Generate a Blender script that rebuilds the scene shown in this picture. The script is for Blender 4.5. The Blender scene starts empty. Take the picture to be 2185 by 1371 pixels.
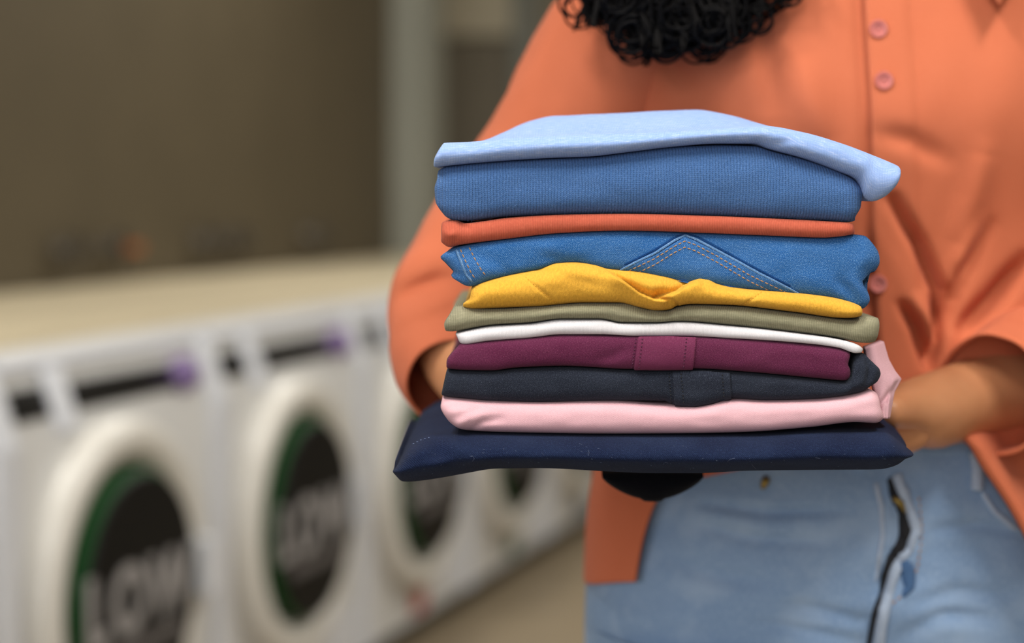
import bpy, bmesh, math, random
import numpy as np
from mathutils import Vector, Matrix, noise
from mathutils.bvhtree import BVHTree

S = bpy.context.scene
COL = S.collection
random.seed(7)
PI = math.pi
# ---------------------------------------------------------------- camera
H = 1.15                      # eye height of the lens (m)
F = 70 / 36 * 2185            # focal length in photo pixels
CX, CY = 1092.5, 405.0        # column straight ahead, row of the horizon
cam = bpy.data.cameras.new('camera'); camo = bpy.data.objects.new('camera', cam); COL.objects.link(camo)
camo.location = (0, 0, H); camo.rotation_euler = (PI / 2, 0, 0)
cam.lens = 70; cam.sensor_width = 36; cam.sensor_fit = 'HORIZONTAL'
cam.shift_y = -(685.5 - CY) / 2185
cam.clip_start = 0.05; cam.clip_end = 60
cam.dof.use_dof = True; cam.dof.focus_distance = 1.185; cam.dof.aperture_fstop = 3.1
S.camera = camo
# ---------------------------------------------------------------- light, exposure
S.view_settings.view_transform = 'Standard'; S.view_settings.look = 'None'
S.view_settings.gamma = 1; S.view_settings.use_curve_mapping = False
S.view_settings.exposure = 0.12
w = bpy.data.worlds.new('daylight'); S.world = w; w.use_nodes = True
w.node_tree.nodes['Background'].inputs[0].default_value = (0.93, 0.96, 1.0, 1)
w.node_tree.nodes['Background'].inputs[1].default_value = 0.24


def area(name, loc, rot, sx, sy, power, col):
    l = bpy.data.lights.new(name, 'AREA'); l.shape = 'RECTANGLE'; l.size = sx; l.size_y = sy
    l.energy = power; l.color = col
    o = bpy.data.objects.new(name, l); COL.objects.link(o); o.location = loc; o.rotation_euler = rot
    return o


# daylight of the shop front behind the photographer, and the lamps under the ceiling
area('shop_front_daylight', (-1.5, -2.2, 1.75), (math.radians(82), 0, math.radians(-25)), 3.6, 2.0, 70, (0.97, 0.985, 1.0))
LAMPS = [(-0.75, 0.25), (0.85, 0.25), (-1.15, 2.9), (1.2, 3.6), (-0.3, 5.8), (1.6, 6.4)]
LAMP_W = [36, 34, 20, 34, 18, 22]
for i, (lx, ly) in enumerate(LAMPS):
    area('ceiling_lamp_light', (lx, ly, 2.735), (0, 0, 0), 0.3, 1.2, LAMP_W[i], (1.0, 0.975, 0.925))
# ---------------------------------------------------------------- helpers


def W(px, py, Y):
    return Vector(((px - CX) / F * Y, Y, H - (py - CY) / F * Y))


def PX(v):
    return (CX + v[0] / v[1] * F, CY - (v[2] - H) / v[1] * F)


def lin(c):
    out = []
    for x in c:
        x = x / 255
        out.append(x / 12.92 if x <= 0.04045 else ((x + 0.055) / 1.055) ** 2.4)
    return tuple(out) + (1.0,)


def mesh_obj(name, verts, faces, m, parent=None, smooth=True, uvs=None, fix=True):
    me = bpy.data.meshes.new(name)
    me.from_pydata([tuple(v) for v in verts], [], faces)
    if uvs is not None:
        uvl = me.uv_layers.new(name='UVMap')
        vi = np.empty(len(me.loops), dtype=np.int32); me.loops.foreach_get('vertex_index', vi)
        a = np.array(uvs, dtype=np.float32)[vi]
        uvl.data.foreach_set('uv', a.ravel())
    if fix:
        bm = bmesh.new(); bm.from_mesh(me); bmesh.ops.recalc_face_normals(bm, faces=bm.faces); bm.to_mesh(me); bm.free()
    if smooth:
        me.polygons.foreach_set('use_smooth', [True] * len(me.polygons))
    me.materials.append(m)
    o = bpy.data.objects.new(name, me); COL.objects.link(o)
    if parent: o.parent = parent
    return o


def bm_obj(name, bm, m, parent=None, smooth=True, bevel=0, angle=40):
    me = bpy.data.meshes.new(name)
    if bevel:
        es = [e for e in bm.edges if len(e.link_faces) == 2 and e.calc_face_angle(0) > 0.6]
        bmesh.ops.bevel(bm, geom=es, offset=bevel, segments=3, profile=0.6, affect='EDGES', clamp_overlap=True)
    bmesh.ops.recalc_face_normals(bm, faces=bm.faces)
    bm.to_mesh(me); bm.free()
    if smooth:
        me.polygons.foreach_set('use_smooth', [True] * len(me.polygons))
        me.set_sharp_from_angle(angle=math.radians(angle))
    me.materials.append(m)
    o = bpy.data.objects.new(name, me); COL.objects.link(o)
    if parent: o.parent = parent
    return o


def box(bm, x0, x1, y0, y1, z0, z1):
    vs = [bm.verts.new(p) for p in ((x0, y0, z0), (x1, y0, z0), (x1, y1, z0), (x0, y1, z0), (x0, y0, z1), (x1, y0, z1), (x1, y1, z1), (x0, y1, z1))]
    for f in ((0, 3, 2, 1), (4, 5, 6, 7), (0, 1, 5, 4), (1, 2, 6, 5), (2, 3, 7, 6), (3, 0, 4, 7)):
        bm.faces.new([vs[i] for i in f])


def box_obj(name, x0, x1, y0, y1, z0, z1, m, parent=None, bevel=0):
    bm = bmesh.new(); box(bm, x0, x1, y0, y1, z0, z1)
    return bm_obj(name, bm, m, parent, bevel=bevel)


def lathe(name, prof, m, parent=None, n=64, cx=0, cz=0, cap=False):
    """profile of (radius, y) turned about the local y axis through (cx, cz)"""
    vs, fs = [], []
    for (r, y) in prof:
        for k in range(n):
            a = 2 * PI * k / n
            vs.append((cx + r * math.cos(a), y, cz + r * math.sin(a)))
    for i in range(len(prof) - 1):
        for k in range(n):
            k2 = (k + 1) % n
            fs.append((i * n + k, i * n + k2, (i + 1) * n + k2, (i + 1) * n + k))
    if cap:
        fs.append(tuple(range(n)))
        fs.append(tuple(range((len(prof) - 1) * n, len(prof) * n)))
    o = mesh_obj(name, vs, fs, m, parent)
    o.data.set_sharp_from_angle(angle=math.radians(50))
    return o


def empty(name, loc=(0, 0, 0), rz=0):
    o = bpy.data.objects.new(name, None); COL.objects.link(o); o.location = loc; o.rotation_euler = (0, 0, rz)
    o.empty_display_size = 0.1
    return o


def tag(o, label, cat=None, group=None, kind=None):
    if label: o['label'] = label
    if cat: o['category'] = cat
    if group: o['group'] = group
    if kind: o['kind'] = kind
    return o


def structure(o, label=None):
    o['kind'] = 'structure'
    if label: o['label'] = label
    return o


def pchip(pts):
    x = np.array([p[0] for p in pts], float); y = np.array([p[1] for p in pts], float)
    h = np.diff(x); d = np.diff(y) / h
    m = np.zeros(len(x))
    m[0], m[-1] = d[0], d[-1]
    for i in range(1, len(x) - 1):
        if d[i - 1] * d[i] > 0:
            w1, w2 = 2 * h[i] + h[i - 1], h[i] + 2 * h[i - 1]
            m[i] = (w1 + w2) / (w1 / d[i - 1] + w2 / d[i])

    def f(t):
        i = int(np.clip(np.searchsorted(x, t) - 1, 0, len(h) - 1))
        s = min(max((t - x[i]) / h[i], 0), 1)
        a = (1 + 2 * s) * (1 - s) ** 2; b = s * (1 - s) ** 2; c = s * s * (3 - 2 * s); e = s * s * (s - 1)
        return a * y[i] + b * h[i] * m[i] + c * y[i + 1] + e * h[i] * m[i + 1]
    return f


_BB = {}


def seg_dist(px, py, line):
    bb = _BB.get(id(line))
    if bb is None:
        bb = _BB[id(line)] = (min(q[0] for q in line) - 90, max(q[0] for q in line) + 90, min(q[1] for q in line) - 90, max(q[1] for q in line) + 90, line)
    if px < bb[0] or px > bb[1] or py < bb[2] or py > bb[3]: return 1e9, 0
    best = 1e9; tt = 0
    n = len(line) - 1
    for i in range(n):
        x0, y0 = line[i]; x1, y1 = line[i + 1]
        dx, dy = x1 - x0, y1 - y0
        t = min(max(((px - x0) * dx + (py - y0) * dy) / (dx * dx + dy * dy + 1e-9), 0), 1)
        d = math.hypot(px - x0 - t * dx, py - y0 - t * dy)
        if d < best:
            best = d; tt = (i + t) / n
    return best, tt


def step_side(px, py, line):
    """signed distance: positive on the side to the right of the line's direction (image y down)"""
    best = 1e9; sg = 1; tt = 0
    n = len(line) - 1
    for i in range(n):
        x0, y0 = line[i]; x1, y1 = line[i + 1]
        dx, dy = x1 - x0, y1 - y0
        t = min(max(((px - x0) * dx + (py - y0) * dy) / (dx * dx + dy * dy + 1e-9), 0), 1)
        d = math.hypot(px - x0 - t * dx, py - y0 - t * dy)
        if d < best:
            best = d; sg = 1 if dx * (py - y0) - dy * (px - x0) > 0 else -1; tt = (i + t) / n
    return best * sg, tt


def smooth(a, b, x):
    t = min(max((x - a) / (b - a), 0), 1)
    return t * t * (3 - 2 * t)


# ---------------------------------------------------------------- materials


class NT:
    def __init__(s, name):
        s.m = bpy.data.materials.new(name); s.m.use_nodes = True
        s.t = s.m.node_tree; s.b = s.t.nodes['Principled BSDF']

    def n(s, kind, **kw):
        nd = s.t.nodes.new(kind)
        for k, v in kw.items(): setattr(nd, k, v)
        return nd

    def link(s, a, b): s.t.links.new(a, b)

    def math(s, op, a, b=None, c=None):
        nd = s.n('ShaderNodeMath', operation=op)
        for i, v in enumerate((a, b, c)):
            if v is None: continue
            if isinstance(v, (int, float)): nd.inputs[i].default_value = v
            else: s.link(v, nd.inputs[i])
        return nd.outputs[0]

    def mix(s, f, a, b, mode='MIX'):
        nd = s.n('ShaderNodeMix', data_type='RGBA', blend_type=mode)
        for i, v in ((0, f), (6, a), (7, b)):
            if isinstance(v, (int, float)): nd.inputs[i].default_value = v
            elif isinstance(v, tuple): nd.inputs[i].default_value = v
            else: s.link(v, nd.inputs[i])
        return nd.outputs[2]

    def noise(s, vec, scale, detail=2, rough=0.5):
        nd = s.n('ShaderNodeTexNoise'); nd.inputs['Scale'].default_value = scale
        nd.inputs['Detail'].default_value = detail; nd.inputs['Roughness'].default_value = rough
        if vec is not None: s.link(vec, nd.inputs['Vector'])
        return nd.outputs[0]

    def remap(s, v, a, b, c=0.0, d=1.0):
        nd = s.n('ShaderNodeMapRange'); s.link(v, nd.inputs[0])
        for i, x in enumerate((a, b, c, d)): nd.inputs[i + 1].default_value = x
        return nd.outputs[0]


def plain(name, c, rough=0.6, metal=0.0, spec=0.5, bump=0.0, bscale=200, coat=0.0, vary=0.0, emit=None):
    k = NT(name)
    k.b.inputs['Roughness'].default_value = rough; k.b.inputs['Metallic'].default_value = metal
    k.b.inputs['Specular IOR Level'].default_value = spec; k.b.inputs['Coat Weight'].default_value = coat
    tc = k.n('ShaderNodeTexCoord').outputs['Object']
    col = lin(c)
    if vary:
        f = k.noise(tc, 3.0, 4)
        k.link(k.mix(k.remap(f, .3, .7), tuple(x * (1 - vary) for x in col[:3]) + (1,), tuple(min(1, x * (1 + vary)) for x in col[:3]) + (1,)), k.b.inputs['Base Color'])
    else:
        k.b.inputs['Base Color'].default_value = col
    if bump:
        bn = k.n('ShaderNodeBump'); bn.inputs['Strength'].default_value = bump; bn.inputs['Distance'].default_value = 0.001
        k.link(k.noise(tc, bscale, 3), bn.inputs['Height']); k.link(bn.outputs[0], k.b.inputs['Normal'])
    if emit:
        k.b.inputs['Emission Color'].default_value = lin(emit[0]); k.b.inputs['Emission Strength'].default_value = emit[1]
    return k.m


def fabric(name, c, kind='jersey', c2=None, period=0.0011, heather=0.12, hscale=(900, 260), bump=0.5, groove=0.25, sheen=0.25, rough=0.9, fuzz=0.0, patch=0.0, pc=None):
    """cloth: UVs are metres along the cloth, so the yarns keep their real size"""
    k = NT(name)
    uv = k.n('ShaderNodeUVMap').outputs[0]
    sep = k.n('ShaderNodeSeparateXYZ'); k.link(uv, sep.inputs[0])
    u, v = sep.outputs[0], sep.outputs[1]
    wob = k.noise(uv, 90, 2)
    u2 = k.math('ADD', u, k.math('MULTIPLY', k.math('SUBTRACT', wob, .5), period * 0.9))
    if kind == 'jersey':            # fine upright wales
        a = k.math('ABSOLUTE', k.math('SINE', k.math('MULTIPLY', u2, PI / period)))
        b = k.math('ABSOLUTE', k.math('SINE', k.math('MULTIPLY', v, PI / (period * .9))))
        h = a
    elif kind == 'crepe':           # small upright crinkles
        mp0 = k.n('ShaderNodeMapping'); k.link(uv, mp0.inputs[0]); mp0.inputs['Scale'].default_value = (1 / period, .42 / period, 1)
        h = k.noise(mp0.outputs[0], .62, 3, .6)
        h = k.remap(h, .3, .7)
    elif kind == 'knit':            # rows of V stitches
        fr = k.math('PINGPONG', u2, period / 2)
        vv = k.math('ADD', v, k.math('MULTIPLY', fr, .9))
        b = k.math('ABSOLUTE', k.math('SINE', k.math('MULTIPLY', vv, PI / (period * .66))))
        a = k.math('ABSOLUTE', k.math('SINE', k.math('MULTIPLY', u2, PI / period)))
        h = k.math('ADD', k.math('MULTIPLY', k.math('POWER', a, .5), .72), k.math('MULTIPLY', b, .28))
    elif kind == 'twill':           # steep diagonal lines
        d = k.math('ADD', u2, k.math('MULTIPLY', v, 0.75))
        a = k.math('ABSOLUTE', k.math('SINE', k.math('MULTIPLY', d, PI / period)))
        b = k.math('ABSOLUTE', k.math('SINE', k.math('MULTIPLY', v, PI / (period * .8))))
        h = k.math('ADD', k.math('MULTIPLY', a, .8), k.math('MULTIPLY', b, .2))
    else:                           # plain weave / crepe
        a = k.math('ABSOLUTE', k.math('SINE', k.math('MULTIPLY', k.math('ADD', u2, v), PI / period)))
        b = k.math('ABSOLUTE', k.math('SINE', k.math('MULTIPLY', k.math('SUBTRACT', u2, v), PI / period)))
        h = k.math('MULTIPLY', k.math('ADD', a, b), .5)
    mp = k.n('ShaderNodeMapping'); k.link(uv, mp.inputs[0]); mp.inputs['Scale'].default_value = (hscale[0], hscale[1], 1)
    he = k.noise(mp.outputs[0], 1.0, 3, .65)
    base = lin(c)
    dark = tuple(x * (1 - groove) ** 2 for x in base[:3]) + (1,)
    col = k.mix(k.remap(h, .1, .75), dark, base)
    light = lin(c2) if c2 else tuple(min(1, x * 1.6 + .02) for x in base[:3]) + (1,)
    col = k.mix(k.math('MULTIPLY', k.remap(he, .5, .78), min(1, heather * 4)), col, light)
    col = k.mix(k.math('MULTIPLY', k.remap(he, .48, .25), heather * 2), col, dark)
    if patch:
        pn = k.noise(uv, 28, 3)
        col = k.mix(k.math('MULTIPLY', k.remap(pn, .48, .72), patch), col, lin(pc))
    fz = k.noise(uv, 2600, 2, .7)
    col = k.mix(k.remap(fz, .35, .68, 0, .7), col, tuple(x * .66 for x in base[:3]) + (1,))
    wd_ = k.noise(uv, 24, 3, .6)
    col = k.mix(k.remap(wd_, .35, .65, 0, .07), col, light)
    k.link(col, k.b.inputs['Base Color'])
    k.b.inputs['Roughness'].default_value = rough; k.b.inputs['Specular IOR Level'].default_value = .08
    k.b.inputs['Sheen Weight'].default_value = sheen * .25; k.b.inputs['Sheen Roughness'].default_value = .45
    bn = k.n('ShaderNodeBump'); bn.inputs['Strength'].default_value = bump; bn.inputs['Distance'].default_value = period * .35
    hh = k.math('ADD', k.math('ADD', h, k.math('MULTIPLY', he, .7)), k.math('MULTIPLY', fz, .8))
    k.link(hh, bn.inputs['Height']); k.link(bn.outputs[0], k.b.inputs['Normal'])
    return k.m


M_LIGHTBLUE = fabric('light_blue_jersey', (146, 175, 230), 'jersey', (200, 214, 244), .00095, .26, (150, 1000), .35, .10)
M_SWEATER = fabric('denim_blue_knit', (74, 113, 170), 'knit', (128, 166, 218), .00180, .14, (1100, 700), .9, .42, .35)
M_RUST = fabric('rust_jersey', (190, 92, 70), 'jersey', (222, 128, 98), .0010, .08, (500, 500), .4, .16)
M_DENIM = fabric('blue_denim', (42, 102, 170), 'twill', (146, 190, 232), .00110, .32, (1400, 1300), .7, .34, .2)
M_YELLOW = fabric('yellow_crepe', (234, 174, 62), 'crepe', (246, 200, 104), .0008, .05, (1100, 1100), .75, .12, .15)
M_OLIVE = fabric('olive_jersey', (146, 142, 116), 'jersey', (186, 180, 152), .00105, .12, (180, 800), .45, .2)
M_WHITE = fabric('white_jersey', (228, 224, 228), 'jersey', (245, 243, 245), .0008, .05, (500, 500), .22, .1)
M_MAROON = fabric('maroon_canvas', (100, 38, 70), 'plain', (150, 88, 116), .0009, .16, (1300, 1300), .8, .32, .2)
M_MAROONWORN = fabric('maroon_worn_placket', (112, 46, 78), 'plain', (160, 96, 122), .0008, .10, (1500, 1500), .7, .2, .2)
M_BLACK = fabric('charcoal_canvas', (37, 41, 53), 'plain', (92, 100, 116), .0010, .16, (1300, 1300), .8, .42, .15)
M_PINK = fabric('pink_twill', (228, 178, 187), 'twill', (248, 216, 220), .0009, .06, (900, 900), .4, .11, .2)
M_NAVY = fabric('navy_twill', (23, 32, 60), 'twill', (74, 96, 138), .00118, .08, (1300, 900), .7, .52, .12)
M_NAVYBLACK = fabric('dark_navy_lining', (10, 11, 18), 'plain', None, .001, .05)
M_SHIRT = fabric('orange_cotton', (208, 114, 80), 'plain', (220, 132, 100), .0009, .05, (500, 500), .3, .06, .25)
M_JEANS = fabric('washed_denim', (138, 166, 202), 'twill', (184, 204, 228), .0013, .14, (600, 300), .4, .14, .15, patch=.6, pc=(178, 198, 222))
M_JEANSPALE = fabric('worn_denim_edge', (180, 196, 220), 'twill', (214, 224, 238), .0013, .2, (600, 300), .4, .14)
M_DENIMEDGE = fabric('worn_seam_edge', (98, 144, 196), 'twill', (180, 205, 232), .0010, .3, (1200, 700), .8, .3)
M_THREAD = plain('tan_thread', (174, 130, 86), .7, bump=.3, bscale=3000)
M_THREADNAVY = plain('grey_blue_thread', (84, 98, 130), .7)
M_THREADMAROON = plain('dark_maroon_thread', (72, 22, 52), .8)
M_THREADBLACK = plain('black_thread', (13, 15, 22), .8)
M_LINT = plain('lint', (104, 114, 140), .9)
M_SKIN = NT('skin')
_k = M_SKIN
_tc = _k.n('ShaderNodeTexCoord').outputs['Object']
_k.link(_k.mix(_k.remap(_k.noise(_tc, 18, 4), .3, .7), lin((190, 128, 88)), lin((204, 144, 102))), _k.b.inputs['Base Color'])
_k.b.inputs['Roughness'].default_value = .5; _k.b.inputs['Subsurface Weight'].default_value = .08
_k.b.inputs['Subsurface Radius'].default_value = (.01, .004, .002); _k.b.inputs['Subsurface Scale'].default_value = .5
M_SKIN = _k.m
M_HAIR = plain('dark_hair', (7, 5, 5), .65, spec=.12)
M_BUTTON = plain('rose_button', (196, 112, 104), .35, spec=.6)
M_BRASS = plain('brass_zip', (150, 128, 72), .4, metal=.8)
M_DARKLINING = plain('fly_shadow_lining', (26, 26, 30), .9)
M_ENAMEL = plain('white_enamel', (208, 208, 207), .38, spec=.4, vary=.03)
M_RING = plain('ivory_door_ring', (212, 209, 202), .3, spec=.5)
M_EDGE = plain('cool_white_trim', (214, 217, 224), .3, spec=.5)
M_BLACKGLOSS = plain('black_panel', (12, 11, 10), .3, spec=.3)
M_SIGN = plain('black_door_disc', (5, 5, 5), .55, spec=.2)
M_GREEN = plain('green_rim', (3, 66, 20), .5, spec=.3)
M_LETTER = plain('white_print', (150, 147, 147), .6)
M_LETTERDIM = plain('grey_print', (92, 88, 88), .6)
M_KNOB = plain('purple_knob', (116, 94, 142), .45)
M_CREAM = plain('cream_ledge', (204, 191, 162), .42, spec=.5, vary=.04)
M_WALLBROWN = plain('brown_wall', (84, 75, 58), .55, spec=.3, vary=.07)
M_WALLGREY = plain('taupe_plaster', (150, 142, 122), .8, vary=.04)
M_FRAMEGREY = plain('grey_green_paint', (140, 140, 128), .6, vary=.04)
M_DOORPANEL = plain('taupe_door', (128, 118, 98), .6, vary=.03)
M_TRANSOM = plain('pale_transom', (212, 200, 170), .5)
M_FLOOR = plain('taupe_floor', (134, 120, 98), .5, spec=.4, vary=.05)
M_CEIL = plain('white_ceiling', (225, 222, 215), .9)
M_TOE = plain('dark_toe_kick', (52, 46, 36), .7)
M_STEEL = plain('dull_steel', (110, 104, 94), .35, metal=.8)
M_ORANGEHANDLE = plain('orange_handle', (150, 84, 36), .5)
M_RED = plain('red_sticker', (176, 62, 52), .6)
M_GREENSTICK = plain('green_sticker', (92, 118, 98), .6)
M_BLUESTICK = plain('blue_grey_sticker', (120, 132, 150), .6)
M_LAMP = plain('lamp_diffuser', (250, 246, 236), .6, emit=((255, 246, 228), 3.0))

# ---------------------------------------------------------------- setting
TH = math.atan((2366 - CX) / F)
D = Vector((math.sin(TH), math.cos(TH), 0)); N = Vector((math.cos(TH), -math.sin(TH), 0))
P2 = Vector(((645 - CX) / F * 4.31, 4.31, 0))          # foot of the second washer's door
RZ = math.atan2(D.y, D.x)
PITCH = 0.79


def row_pt(along, inward, z=0):
    return P2 + D * along - N * inward + Vector((0, 0, z))


def row_box(name, a0, a1, i0, i1, z0, z1, m, parent=None, bevel=0):
    o = box_obj(name, a0, a1, i0, i1, z0, z1, m, parent, bevel)
    o.location = P2; o.rotation_euler = (0, 0, RZ)
    return o


structure(box_obj('floor', -5, 6, -4, 12, -0.1, 0, M_FLOOR), 'taupe smooth floor')
structure(box_obj('ceiling', -5, 6, -4, 12, 2.8, 2.9, M_CEIL), 'white ceiling')
structure(row_box('wall_left', -9.0, 3.32, 1.01, 1.13, 0, 2.8, M_WALLBROWN), 'dark brown wall behind the washers')
structure(box_obj('wall_back', -4, 6, 9.6, 9.75, 0, 2.8, M_WALLGREY), 'taupe far wall')
structure(box_obj('wall_right', 4.2, 4.35, -4, 9.6, 0, 2.8, M_CEIL), 'white side wall')
structure(row_box('trim_1', 3.3, 3.5, .86, 1.18, 0, 2.8, M_FRAMEGREY, bevel=.01), 'grey green corner pillar at the end of the brown wall')
# far door with a pale transom
dr = structure(empty('door_1', (0, 9.6, 0)), 'taupe far door under a pale transom')
x0, x1 = (935 - CX) / F * 9.55, (1095 - CX) / F * 9.55
zt = H - (85 - CY) / F * 9.55
box_obj('leaf', x0, x1, -.06, .0, 0, zt, M_DOORPANEL, dr, .005)
box_obj('transom', x0, x1, -.07, 0, zt + .02, zt + .30, M_TRANSOM, dr, .005)
box_obj('jamb', x0 - .09, x0, -.1, 0, 0, zt + .36, M_FRAMEGREY, dr, .005)
box_obj('jamb', x1, x1 + .12, -.1, 0, 0, zt + .36, M_FRAMEGREY, dr, .005)
_h = box_obj('handle', x1 - .12, x1 - .09, -.12, -.06, .98, 1.12, M_STEEL, dr, .004)
# the deep cream ledge behind the machine tops
cl_ = empty('counter'); tag(cl_, 'long cream worktop lying over the tops of the white washers', 'counter')
row_box('worktop', -3.2, 3.29, .15, 1.0, .876, .891, M_CREAM, cl_, .004)
row_box('support', -3.2, 3.29, .67, 1.0, 0, .876, M_ENAMEL, cl_)

# ---------------------------------------------------------------- washers


def make_washer():
    r = empty('washing_machine')
    bm = bmesh.new()                                     # cabinet: side profile pushed along x
    prof = [(0, .07), (0, .735), (.05, .875), (.655, .875), (.655, .07)]
    a = [bm.verts.new((-.388, y, z)) for y, z in prof]; b = [bm.verts.new((.388, y, z)) for y, z in prof]
    bm.faces.new(a); bm.faces.new(b[::-1])
    for i in range(5):
        j = (i + 1) % 5; bm.faces.new((a[i], b[i], b[j], a[j]))
    bm_obj('cabinet', bm, M_ENAMEL, r, bevel=.008)
    box_obj('toe_kick', -.385, .385, .05, .64, 0, .07, M_TOE, r)
    box_obj('side_trim', .33, .392, -.014, .02, .075, .742, M_EDGE, r, .006)
    # sloping control panel: local frame on the slope
    sl = math.atan2(.05, .14)

    def on_panel(name, x0, x1, t0, t1, out0, out1, m, bev=.002, parent=r):
        bm = bmesh.new(); box(bm, x0, x1, -out1, -out0, t0, t1)
        mt = Matrix.Translation((0, 0, .735)) @ Matrix.Rotation(-sl, 4, 'X')
        bmesh.ops.transform(bm, matrix=mt, verts=bm.verts)
        return bm_obj(name, bm, m, parent, bevel=bev)
    on_panel('panel_rim', -.385, .385, .124, .147, 0, .012, M_EDGE, .003)
    d = on_panel('detergent_drawer', -.372, -.262, .040, .094, 0, .006, M_BLACKGLOSS)
    on_panel('drawer_handle', -.36, -.28, .056, .064, .006, .012, M_BLACKGLOSS, .001, d)
    on_panel('panel_post', .328, .392, .0, .125, 0, .014, M_EDGE, .003)
    on_panel('panel_bridge', -.255, -.19, .01, .122, 0, .012, M_EDGE, .003)
    on_panel('display_strip', -.185, .215, .042, .092, 0, .006, M_BLACKGLOSS)
    mt = Matrix.Translation((0, 0, .735)) @ Matrix.Rotation(-sl, 4, 'X')
    k = lathe('knob', [(.001, -.034), (.026, -.034), (.032, -.028), (.034, 0), (.001, 0)], M_KNOB, r, 32, .236, .066)
    k.data.transform(mt)
    # door
    zc = .453; xc_ = -.072
    rp = [(.300, .0), (.300, -.022), (.294, -.036), (.280, -.046), (.258, -.050), (.240, -.044), (.224, -.030), (.216, -.014), (.214, 0)]
    dd = lathe('door', rp, M_RING, r, 96, xc_, zc)
    lathe('door_rim', [(.212, 0), (.212, -.052), (.204, -.058)], M_GREEN, dd, 96, xc_, zc)
    lathe('door_disc', [(.204, -.0575), (.2, -.0655), (.1, -.067), (.0008, -.0675)], M_SIGN, dd, 96, xc_, zc)
    cu = bpy.data.curves.new('lettering', 'FONT'); cu.body = 'LOW'; cu.size = .155; cu.align_x = 'CENTER'; cu.extrude = .001; cu.offset = .006; cu.space_character = 1.18
    to = bpy.data.objects.new('lettering', cu); COL.objects.link(to)
    dg = bpy.context.evaluated_depsgraph_get(); me = bpy.data.meshes.new_from_object(to.evaluated_get(dg)); bpy.data.objects.remove(to)
    me.transform(Matrix.Translation((xc_ - .02, -.069, zc - .055)) @ Matrix.Rotation(PI / 2, 4, 'X')); me.materials.clear(); me.materials.append(M_LETTER)
    t = bpy.data.objects.new('lettering', me); COL.objects.link(t); t.parent = dd
    box_obj('print_line', xc_ - .15, xc_ + .15, -.069, -.067, zc - .1, zc - .075, M_LETTERDIM, dd)
    box_obj('door_handle', xc_ + .225, xc_ + .272, -.075, -.03, zc - .05, zc + .05, M_EDGE, dd, .008)
    box_obj('service_flap', .15, .29, -.004, .004, .1, .2, M_EDGE, r, .003)
    return r


def copy_tree(o, parent=None):
    c = o.copy(); COL.objects.link(c)
    if parent: c.parent = parent
    for ch in list(o.children): copy_tree(ch, c)
    return c


proto = make_washer()
LB = ['white washing machine cut by the left edge, its trim before the first full door',
      'white washing machine with the largest whole round door, left of the others',
      'white washing machine second along the row, its whole black door disc in view',
      'white washing machine with a red sticker low on its front, behind the navy trousers',
      'white washing machine with a green sticker low on its front, far along the row',
      'white washing machine with a blue grey sticker, beside the orange shirt tail',
      'white washing machine at the far end of the row, behind the person']
for i in range(7):
    o = proto if i == 0 else copy_tree(proto)
    o.location = P2 + D * ((i - 2) * PITCH); o.rotation_euler = (0, 0, RZ)
    tag(o, LB[i], 'washing machine', 'front-loading washers in a row')
    if i in (3, 4, 5):
        m = {3: M_RED, 4: M_GREENSTICK, 5: M_BLUESTICK}[i]
        s = box_obj('sticker', -.075 if i == 3 else -.04, .02 if i == 3 else .05, -.003, .001, .085, .165 if i == 3 else .2, m, o)
        s['label'] = {3: 'red sticker', 4: 'green sticker', 5: 'blue grey sticker'}[i]
# dull taps low on the brown wall
for i, (px, c) in enumerate(((135, 1), (235, 0), (430, 0), (490, 0), (660, 0))):
    # spot on the wall line (inward 1.32) seen above the ledge
    Y = F * 2.66 / (math.cos(TH) * (2366 - px))
    al = (Y - P2.y - (N * -1.0).y) / D.y
    t = empty('water_tap', row_pt(al, .99, .99), RZ)
    lathe('valve_body', [(.001, -.07), (.02, -.07), (.024, -.05), (.018, -.03), (.03, -.01), (.03, .02), (.001, .02)], M_STEEL, t, 20)
    b = bmesh.new(); box(b, -.012, .012, -.06, -.035, -.05, .05); bm_obj('spout', b, M_STEEL, t, bevel=.004)
    b = bmesh.new(); box(b, -.035, .035, -.088, -.07, -.012, .012); bm_obj('tap_handle', b, M_ORANGEHANDLE if i == 1 else M_STEEL, t, bevel=.004)
    tag(t, ['steel tap on the brown wall nearest the left edge of the ledge', 'steel tap with an orange handle on the brown wall',
            'steel tap on the brown wall, left one of the middle pair', 'steel tap on the brown wall, right one of the middle pair',
            'steel tap on the brown wall nearest the grey pillar'][i], 'tap', 'taps on the brown wall')
# ceiling lamps
for i, (lx, ly) in enumerate(LAMPS):
    t = empty('ceiling_lamp', (lx, ly, 2.8))
    box_obj('housing', -.18, .18, -.63, .63, -.045, 0, M_EDGE, t, .004)
    box_obj('diffuser', -.155, .155, -.605, .605, -.052, -.044, M_LAMP, t)
    tag(t, 'white linear ceiling lamp ' + ['before the person on the washer side', 'before the person on the far side from the washers', 'over the second washer', 'behind the person', 'near the far grey pillar', 'near the far door'][i], 'lamp', 'lamps under the ceiling')

# ---------------------------------------------------------------- folded clothes


class Cloth:
    pass


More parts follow.
